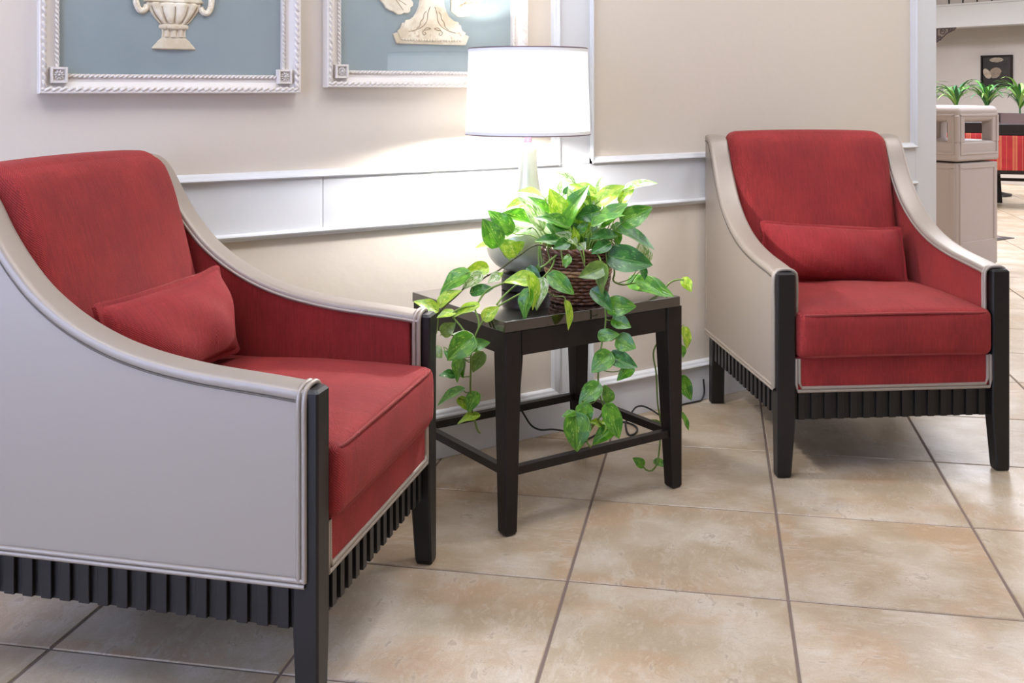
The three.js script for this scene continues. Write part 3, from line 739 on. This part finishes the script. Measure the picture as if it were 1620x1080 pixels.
  LEAVES.forEach((r, i) => {
    const b = W(r, 0), e = W(r, 3), n = V(r[6], r[7], r[8]).normalize(), z = e.clone().sub(b), len = z.length(); z.normalize();
    const x = n.clone().cross(z).normalize(), y = z.clone().cross(x), m = mesh('leaf', geos[i % 4], leafMat[r[10]], t);
    m.matrixAutoUpdate = true; m.quaternion.setFromRotationMatrix(new THREE.Matrix4().makeBasis(x, y, z)); m.position.copy(b).addScaledVector(z, -0.04 * len); m.scale.set(r[9] / 1000 * 1.22, len * 0.75, len * 1.1);
    const j = JOINS[i], q = V(j[0] / 1000, j[1] / 1000, j[2] / 1000).sub(O), far = j[3], mid = b.clone().lerp(q, 0.5), bow = b.distanceTo(q);
    if (bow > 0.004) { const c1 = b.clone().addScaledVector(z, -Math.min(0.02, bow * 0.25)); if (far) mid.y += bow * 0.10; else mid.y -= bow * 0.08; mesh('petiole', tube([b, c1, mid, q], far ? 0.0017 : 0.0014, 5, false, 3), far && i % 3 ? stemMat : vineMat, t); }
  });
  VINES.forEach((v, i) => { const pts = []; for (let k = 0; k < v.length; k += 3) pts.push(W(v, k)); mesh('vine', tube(pts, i === 0 ? 0.0024 : 0.0026, 6, false, 5), i === 0 || i === 6 ? woody : vineMat, t); });
  for (let k = 0; k < 26; k++) { // short looping stems at the rim
    const a = rr(0, 6.28), r = rr(0.05, 0.09), d = rr(-0.9, 0.9);
    mesh('stem', tube([[Math.cos(a) * r * 0.6, 0.13, Math.sin(a) * r * 0.6], [Math.cos(a) * r, 0.17 + rr(0, 0.02), Math.sin(a) * r], [Math.cos(a + d * 0.4) * 0.108, 0.165, Math.sin(a + d * 0.4) * 0.108], [Math.cos(a + d * 0.6) * 0.112, 0.13 - rr(0, 0.03), Math.sin(a + d * 0.6) * 0.112]], 0.0019, 5, false, 5), k % 3 ? stemMat : vineMat, t);
  }
}

// ---------------------------------------------------------------- framed relief pictures
function picture(label, x0, x1, y0, h, tone) {
  const w = x1 - x0, t = thing('relief_picture', label, 'picture', [(x0 + x1) / 2, y0, -0.006], 0, 'framed plaster reliefs');
  const cream = std(0xd6cdc3, 0.5, { bumpMap: plaster, bumpScale: 0.0008 });
  const side = (turn, cx, cy, len) => {
    const g = new THREE.Group(); const m = mesh('frame_side', (() => {
      const prof = [[0, 0], [0.034, 0], [0.036, 0.003], [0.034, 0.012], [0.026, 0.018], [0.017, 0.030], [0.016, 0.040], [0.020, 0.050], [0, 0.052]];
      const pos = [], P = prof.length, ring = (s) => prof.map(([z, v]) => [s * (len / 2 - v), v, z]);
      const a = ring(-1), b = ring(1); for (let k = 0; k < P; k++) { const n = (k + 1) % P; pos.push(...a[k], ...a[n], ...b[k], ...b[k], ...a[n], ...b[n]); }
      const gg = new THREE.BufferGeometry(); gg.setAttribute('position', new THREE.Float32BufferAttribute(pos, 3)); gg.computeVertexNormals(); gg.setAttribute('uv', new THREE.Float32BufferAttribute(new Float32Array(pos.length / 3 * 2), 2)); return metricUV(gg);
    })(), cream, t);
    m.position.set(cx, cy, 0); m.rotation.z = turn;
    mesh('rope_moulding', rope(len - 0.022, 0.0075, 0.0185).translate(-(len - 0.022) / 2, 0.0115, 0.031), cream, m);
    mesh('rope_moulding', rope(len - 0.12, 0.0058, 0.0125).translate(-(len - 0.12) / 2, 0.0455, 0.017), cream, m);
  };
  side(0, 0, 0, w); side(Math.PI / 2, w / 2, h / 2, h); side(Math.PI, 0, h, w); side(-Math.PI / 2, -w / 2, h / 2, h);
  for (const sx of [-1, 1]) for (const y of [0.0475, h - 0.0475]) { // corner blocks with a small flower
    const c = mesh('rosette_block', merge([box(-0.0205, 0.0205, -0.0205, 0.0205, 0.012, 0.030, 0.001), box(-0.0205, -0.0145, -0.0205, 0.0205, 0.03, 0.036, 0.001), box(0.0145, 0.0205, -0.0205, 0.0205, 0.03, 0.036, 0.001), box(-0.0145, 0.0145, 0.0145, 0.0205, 0.03, 0.036, 0.001), box(-0.0145, 0.0145, -0.0205, -0.0145, 0.03, 0.036, 0.001)]), cream, t);
    c.position.set(sx * (w / 2 - 0.0475), y, 0);
    const fl = [new THREE.SphereGeometry(0.004, 10, 8).translate(0, 0, 0.034)]; for (let k = 0; k < 10; k++) { const a = k / 10 * 6.283; fl.push(new THREE.SphereGeometry(1, 8, 6).scale(0.0048, 0.0028, 0.004).translate(0.0088, 0, 0).rotateZ(a).translate(0, 0, 0.031)); }
    mesh('flower', merge(fl), cream, c);
  }
  const f = fbm(4, 5, tone); const sky = texture(256, (u, v) => mix([130, 145, 146], [152, 164, 163], f(u, v)));
  mesh('backing', box(-w / 2 + 0.04, w / 2 - 0.04, 0.04, h - 0.04, 0.002, 0.006, 0), std(0xffffff, 0.75, { map: sky }), t);
  mesh('pane', new THREE.PlaneGeometry(w - 0.092, h - 0.092).translate(0, h / 2, 0.0155), new THREE.MeshPhysicalMaterial({ color: 0xffffff, roughness: 0.02, transmission: 1, thickness: 0, ior: 1.8, side: THREE.DoubleSide }), t);
  return t;
}
const reliefMap = (() => { const f = fbm(6, 5, 81), g = noise(48, 82); return texture(512, (u, v) => mix(mix([206, 190, 160], [232, 222, 200], step(0.3, 0.65, f(u, v))), [168, 132, 96], 0.5 * step(0.66, 0.8, 0.6 * f(v, u) + 0.4 * g(u, v))), true, 3); })();
const relief = std(0xffffff, 0.7, { map: reliefMap }), incised = std(0x8a7454, 0.9);
const plate = (pts, z0, z1, b = 0.002) => { const s = Array.isArray(pts) ? shapeOf(pts) : pts; return metricUV(new THREE.ExtrudeGeometry(s, { depth: z1 - z0 - b, bevelEnabled: true, bevelSize: b, bevelOffset: -b, bevelThickness: b, bevelSegments: 2, curveSegments: 10 }).translate(0, 0, z0)); };
{
  const t = picture('framed white plaster urn relief on blue-grey, left of the two wall pictures', 0.518, 1.218, 1.150, 0.86, 201);
  const c = 0.862 - 0.868, Y = (y) => y - 1.150, D = 0.16;                // urn, half round
  const half = (pts, fl = 0, d = D) => { const n = 60, g = grid(n, pts.length - 1, (u, v) => { const [r, y] = pts[Math.round(v * (pts.length - 1))], a = u * Math.PI, k = fl ? 1 - 0.10 * Math.abs(Math.sin(a * fl)) : 1; return [-Math.cos(a) * r * (fl ? 1 : 1), Y(y), 0.004 + Math.sin(a) * r * d * k + (fl ? 0.004 * (1 - Math.abs(Math.sin(a * fl + Math.PI / 2)) ** 4) : 0)]; }); return metricUV(g.translate(c, 0, 0)); };
  mesh('urn_foot', half([[0.0, 1.269], [0.060, 1.269], [0.060, 1.273], [0.052, 1.283], [0.047, 1.288], [0.046, 1.291], [0.040, 1.296], [0.036, 1.300], [0.034, 1.304]]), relief, t);
  mesh('urn_stem', half([[0.034, 1.303], [0.032, 1.309], [0.032, 1.318], [0.033, 1.323], [0, 1.3235]], 5), relief, t);
  mesh('urn_ring', half([[0, 1.322], [0.036, 1.323], [0.041, 1.328], [0.040, 1.334], [0.036, 1.338], [0, 1.339]], 0, 0.3), relief, t);
  mesh('urn_bowl', half([[0, 1.337], [0.038, 1.338], [0.048, 1.349], [0.060, 1.364], [0.068, 1.376], [0.073, 1.386], [0.074, 1.392], [0.070, 1.3955], [0, 1.396]], 6, 0.22), relief, t);
  mesh('urn_neck', half([[0, 1.394], [0.080, 1.395], [0.082, 1.400], [0.078, 1.404], [0.072, 1.42], [0.070, 1.46], [0.078, 1.51], [0.092, 1.535], [0.096, 1.545], [0, 1.546]], 0, 0.2), relief, t);
  for (let k = 1; k < 6; k++) { const a = k / 6 * Math.PI, q = (r, y) => [c - Math.cos(a) * r, Y(y), 0.006 + Math.sin(a) * r * 0.22]; mesh('flute_line', tube([q(0.040, 1.342), q(0.06, 1.364), q(0.071, 1.385)], 0.0009, 5), incised, t); }
  for (const s of [-1, 1]) mesh('handle', tube([[c + s * 0.072, Y(1.386), 0.008], [c + s * 0.078, Y(1.374), 0.010], [c + s * 0.090, Y(1.371), 0.012], [c + s * 0.099, Y(1.385), 0.012], [c + s * 0.102, Y(1.41), 0.012], [c + s * 0.098, Y(1.45), 0.012], [c + s * 0.072, Y(1.47), 0.010]], 0.0085, 8), relief, t);
}
{
  const t = picture('framed white plaster pedestal relief on blue-grey, partly behind the lamp shade', 1.300, 2.016, 1.167, 0.86, 207);
  const cx = 1.665 - 1.658, B = 1.167, q = (x, y) => [x - 1.665 + cx, y - B];
  const Lh = [[0.124, 1.302], [0.137, 1.331], [0.120, 1.338], [0.110, 1.352], [0.106, 1.366], [0.088, 1.370], [0.068, 1.384], [0.055, 1.402], [0.047, 1.422], [0.043, 1.445], [0.040, 1.53], [0.062, 1.56]];
  const ol = (k) => [...Lh.map(([x, y]) => [-x * k + cx, y - B]), ...Lh.slice().reverse().map(([x, y]) => [x * k + cx, y - B])];
  mesh('pedestal', plate(ol(1), 0.0065, 0.0115), relief, t);
  mesh('pedestal_face', plate(ol(1).map(([x, y]) => [(x - cx) * 0.90 + cx, (y - 0.135) * 0.93 + 0.148]), 0.0105, 0.0135, 0.001), relief, t);
  for (let k = 0; k < 22; k++) mesh('bead', new THREE.SphereGeometry(0.0045, 8, 6).scale(1, 1, 0.5).translate(cx + (k - 10.5) * 0.0098, 0.148, 0.0135), relief, t);
  for (const s of [-1, 1]) {
    const L = (pts, r = 0.0011) => mesh('incised_line', tube(pts.map(([x, y]) => [cx + s * x, y - B, 0.0138]), r, 5), incised, t);
    L([[0.008, 1.42], [0.016, 1.40], [0.020, 1.375], [0.034, 1.358], [0.062, 1.345], [0.085, 1.340]]); L([[0.022, 1.405], [0.030, 1.396], [0.033, 1.382], [0.042, 1.372], [0.046, 1.358], [0.058, 1.35]]);
    L([[0.006, 1.352], [0.016, 1.348], [0.030, 1.346], [0.020, 1.354], [0.006, 1.352]]); L([[0.030, 1.346], [0.036, 1.338], [0.030, 1.331], [0.023, 1.335], [0.028, 1.340]]);
    const lf = []; for (let k = 0; k <= 28; k++) { const a = k / 28 * Math.PI * 2, r = 0.040 * (1 + 0.14 * Math.abs(Math.sin(a * 4.5))); lf.push([Math.cos(a) * r * 1.45, Math.sin(a) * r]); }
    const leaf = mesh('acanthus_leaf', plate(lf.slice(0, 28), 0.0065, 0.0135, 0.003), relief, t); leaf.position.set(cx + s * 0.128, 1.441 - B, 0); leaf.rotation.z = s * 0.5;
    for (const d of [-0.4, 0, 0.4]) mesh('leaf_vein', tube([[-0.035, -d * 0.012, 0.0137], [0, d * 0.012, 0.0137], [0.04, d * 0.05, 0.0137]], 0.0009, 5), incised, leaf);
  }
}
// ---------------------------------------------------------------- beyond the wall end: dining area
{
  const bin = thing('trash_bin', 'tall grey-beige plastic waste bin with open hood behind the right armchair', 'bin', [6.345, 0, -1.315]);
  const pl = std(0xb2a6a2, 0.55, { bumpMap: plaster, bumpScale: 0.0006 }), a = 0.225;
  mesh('body', box(-a, a, 0.01, 0.695, -a, a, 0.03, 3), pl, bin);
  for (let k = 0; k < 4; k++) { // raised border round a flat panel on every face
    const g = merge([box(-a + 0.02, a - 0.02, 0.655, 0.69, a - 0.004, a + 0.006, 0.004), box(-a + 0.02, a - 0.02, 0.03, 0.19, a - 0.004, a + 0.006, 0.004), box(-a + 0.02, -a + 0.055, 0.18, 0.665, a - 0.004, a + 0.006, 0.004), box(a - 0.055, a - 0.02, 0.18, 0.665, a - 0.004, a + 0.006, 0.004)]);
    mesh('panel_border', g.rotateY(k * Math.PI / 2), pl, bin);
  }
  const hood = [box(-a - 0.006, a + 0.006, 0.703, 0.832, -a - 0.006, a + 0.006, 0.02, 2), box(-a - 0.006, a + 0.006, 0.955, 1.056, -a - 0.006, a + 0.006, 0.038, 4)];
  for (const sx of [-1, 1]) for (const sz of [-1, 1]) hood.push(box(sx > 0 ? a - 0.075 : -a - 0.006, sx > 0 ? a + 0.006 : -a + 0.075, 0.82, 1.0, sz > 0 ? a - 0.075 : -a - 0.006, sz > 0 ? a + 0.006 : -a + 0.075, 0.012, 2));
  const hd = mesh('hood', merge(hood), pl, bin);
  for (let k = 0; k < 4; k++) mesh('hood_lip', merge([box(-a + 0.02, a - 0.02, 0.745, 0.76, a + 0.003, a + 0.012, 0.003), box(-a + 0.02, -a + 0.035, 0.755, 1.0, a + 0.003, a + 0.012, 0.003), box(a - 0.035, a - 0.02, 0.755, 1.0, a + 0.003, a + 0.012, 0.003), box(-a + 0.02, a - 0.02, 0.99, 1.005, a + 0.003, a + 0.012, 0.003)]).rotateY(k * Math.PI / 2), pl, hd);
}
const stripes = (() => { const f = fbm(8, 4, 95); return texture(256, (u, v) => { const x = (u * 4) % 1, k = f(u, v); let c = mix([150, 28, 36], [178, 44, 48], k); if (x > 0.62 && x < 0.86) c = mix([170, 72, 56], [186, 92, 68], k); if ((x > 0.60 && x < 0.63) || (x > 0.85 && x < 0.88) || (x > 0.2 && x < 0.215)) c = [200, 140, 96]; return c; }, true, 1.0 / 0.56); })();
const striped = std(0xffffff, 0.8, { map: stripes });
function diningChair(label, x, z, turn) {
  const t = thing('dining_chair', label, 'chair', [x, 0, z], turn, 'striped dining chairs'), w = 0.26;
  mesh('backrest', puff(w * 2, 0.35, 0.07, 0.02, [10, 8, 4]).translate(0, 0.54, 0), striped, t);
  mesh('top_rail', box(-w - 0.005, w + 0.005, 0.715, 0.825, -0.03, 0.03, 0.008), M.wood, t);
  mesh('seat', puff(w * 1.9, 0.09, 0.46, 0.03, [8, 4, 8]).translate(0, 0.43, -0.26), striped, t);
  mesh('seat_frame', box(-w, w, 0.335, 0.385, -0.49, 0.03, 0.004), M.wood, t);
  for (const s of [-1, 1]) {
    const X = (a, b) => s < 0 ? [a, b] : [-b, -a], [a, b] = X(-w, -w + 0.04);
    mesh('leg', post([[0.002, a - (s < 0 ? 0.03 : -0.01), b + (s < 0 ? -0.04 : 0.02), 0.03, 0.06], [0.34, a, b, -0.01, 0.03]]), M.wood, t);
    mesh('leg', post([[0.002, a + 0.004, b - 0.004, -0.48, -0.45], [0.34, a, b, -0.485, -0.445]]), M.wood, t);
    mesh('stretcher', box(...X(-w + 0.004, -w + 0.03), 0.20, 0.23, -0.45, 0.02, 0.002), M.wood, t);
  }
  mesh('stretcher', box(-w + 0.03, w - 0.03, 0.25, 0.28, -0.24, -0.21, 0.002), M.wood, t);
}
diningChair('red striped dining chair with dark wooden top rail, partly hidden by the waste bin', 9.93, -2.92, -0.95);
diningChair('red striped dining chair seen through the opening of the waste bin', 10.16, -3.56, -0.95);
{
  const tb = thing('dining_table', 'dark wooden dining table behind the striped chairs', 'table', [10.95, 0, -3.85], 0.6);
  mesh('table_top', box(-0.45, 0.45, 0.74, 0.775, -0.45, 0.45, 0.006), M.wood, tb); mesh('pedestal', lathe([[0.22, 0.002], [0.22, 0.02], [0.05, 0.05], [0.045, 0.73], [0.16, 0.74]], 24), M.wood, tb);
}
{ // planter on a low divider
  struct('wall_divider', box(12.4, 12.62, 0, 0.74, -7.5, -1.5, 0.004), M.farWall, 'low divider wall carrying the planters');
  const brown = std(0x6b5a5c, 0.6), rib = (l, w) => grid(3, 8, (u, v) => [(u - 0.5) * w * Math.sin(Math.PI * Math.min(1, 0.12 + v * 0.88)) ** 0.7 * 2, l * (v * 0.95 - 0.55 * v * v * v) + Math.abs(u - 0.5) * w * 0.5, l * (0.30 * v + 0.45 * v * v)]);
  const gs = [rib(0.46, 0.018), rib(0.56, 0.02), rib(0.38, 0.016)], gm = [std(0x4f8a3a, 0.5), std(0x8ab45c, 0.5), std(0x3b6d44, 0.5)];
  const where = ['above the waste bin', 'left of the middle planter', 'in front of the far picture', 'at the right edge'];
  [[-5.72], [-5.28], [-4.86], [-4.42]].forEach(([z], i) => {
    const p = thing('planter_box', 'mauve-brown planter box on the low divider, ' + ['leftmost', 'second from left', 'second from right', 'rightmost'][i], 'planter', [12.51, 0.74, z], 0, 'planter boxes');
    mesh('trough', merge([box(-0.09, 0.09, 0, 0.13, -0.2, -0.185, 0.003), box(-0.09, 0.09, 0, 0.13, 0.185, 0.2, 0.003), box(-0.09, -0.075, 0, 0.13, -0.185, 0.185, 0.003), box(0.075, 0.09, 0, 0.13, -0.185, 0.185, 0.003), box(-0.075, 0.075, 0, 0.02, -0.185, 0.185, 0)]), brown, p);
    mesh('soil', box(-0.075, 0.075, 0.02, 0.11, -0.185, 0.185, 0), std(0x2b2019, 1), p);
    const d = thing('strap_leaf_plant', 'arching strap-leaved green plant ' + where[i], 'plant', [12.51, 0.85, z], 0, 'plants on the divider');
    mesh('stalk', poly([[0, 0, 0], [0, 0.16, 0]], 0.012, 6), gm[2], d);
    for (let k = 0; k < 34; k++) { const m = mesh('leaf', gs[k % 3], gm[(k * 7 + i) % 3], d); m.position.y = 0.06 + 0.12 * rnd(); m.rotation.set(rr(-0.25, 0.35), k * 2.4 + i, 0, 'YXZ'); }
  });
}
{
  const p = thing('far_picture', 'small dark framed picture of pale blossom on the far wall', 'picture', [15.985, 1.20, -6.84]);
  const f = fbm(5, 4, 301), art = texture(256, (u, v) => { let c = mix([24, 22, 22], [70, 58, 54], step(0.4, 0.9, u) * f(u, v)); const el = (x, y, a, b, r) => { const dx = (u - x) * Math.cos(r) + (v - y) * Math.sin(r), dy = -(u - x) * Math.sin(r) + (v - y) * Math.cos(r); return dx * dx / a / a + dy * dy / b / b < 0.8 + 0.5 * f(u * 2, v * 2); }; if (el(0.45, 0.45, 0.22, 0.17, 0.5)) c = mix([120, 102, 88], [178, 160, 142], f(v, u)); if (el(0.16, 0.42, 0.2, 0.11, -1.0)) c = mix([150, 132, 114], [214, 198, 178], f(u, v * 3)); if (el(0.5, 0.9, 0.24, 0.08, 0)) c = mix([130, 116, 100], [196, 184, 166], f(u * 3, v)); return c; });
  const m = (y0, y1, z0, z1) => mesh('frame', box(-0.03, 0.01, y0, y1, z0, z1, 0.003), M.wood, p);
  m(0, 0.03, -0.265, 0.265); m(0.485, 0.515, -0.265, 0.265); m(0.03, 0.485, -0.265, -0.24); m(0.03, 0.485, 0.24, 0.265);
  mesh('print', new THREE.PlaneGeometry(0.48, 0.455).rotateY(-Math.PI / 2).translate(-0.012, 0.2575, 0), std(0xffffff, 0.3, { map: art }), p);
}
struct('trim_1', merge([box(15, 15.35, 2.132, 2.47, -9, 7, 0.004), box(14.98, 15.35, 2.47, 2.5, -9, 7, 0.006)]), M.white, 'long white soffit beam across the dining area');
{
  const lo = struct('wall_louver', box(15.12, 15.2, 2.5, H, -9, 7, 0), M.farWall, 'beige boarded wall above the soffit beam');
  for (let k = 0; k < 24; k++) mesh('batten', box(15.105, 15.122, 2.5, H, -7.6 + k * 0.24, -7.585 + k * 0.24, 0.001), M.wood, lo);
}
{
  const b = thing('iron_bracket', 'ornate dark iron scroll bracket under the white soffit beam', 'bracket', [15.02, 2.13, -7.2]);
  const ir = std(0x55494a, 0.5, { metalness: 0.6 });
  mesh('bar', poly([[0, -0.004, -0.2], [0, -0.004, 0.27]], 0.012, 6), ir, b); mesh('bar', poly([[0, 0, -0.06], [0, -0.22, -0.06]], 0.012, 6), ir, b);
  const spiral = (cy, cz, r, s) => { const p = []; for (let k = 0; k < 20; k++) { const a = k * 0.5, q = r * (1 - k / 24); p.push([0, cy + Math.sin(a) * q, cz + s * Math.cos(a) * q]); } return tube(p, 0.008, 6, false, 3); };
  mesh('scroll', spiral(-0.06, 0.04, 0.055, 1), ir, b); mesh('scroll', spiral(-0.04, 0.17, 0.04, 1), ir, b); mesh('scroll', spiral(-0.16, -0.015, 0.045, -1), ir, b);
  mesh('scroll', tube([[0, -0.20, -0.05], [0, -0.15, 0.03], [0, -0.08, 0.12], [0, -0.03, 0.25]], 0.01, 6), ir, b);
}
{
  const t = thing('floor_mat', 'grey floor mat with dark border behind the waste bin', 'mat', [7.52, 0, -2.175]);
  const a = 0.4;
  const bd = mesh('border', box(-a, a, 0.0005, 0.006, -a, a, 0.002), std(0x3c3432, 0.9), t);
  mesh('carpet', box(-a + 0.06, a - 0.06, 0.006, 0.009, -a + 0.06, a - 0.06, 0.002), std(0x8b7c78, 1), bd);
}
renderer.render(scene, camera);
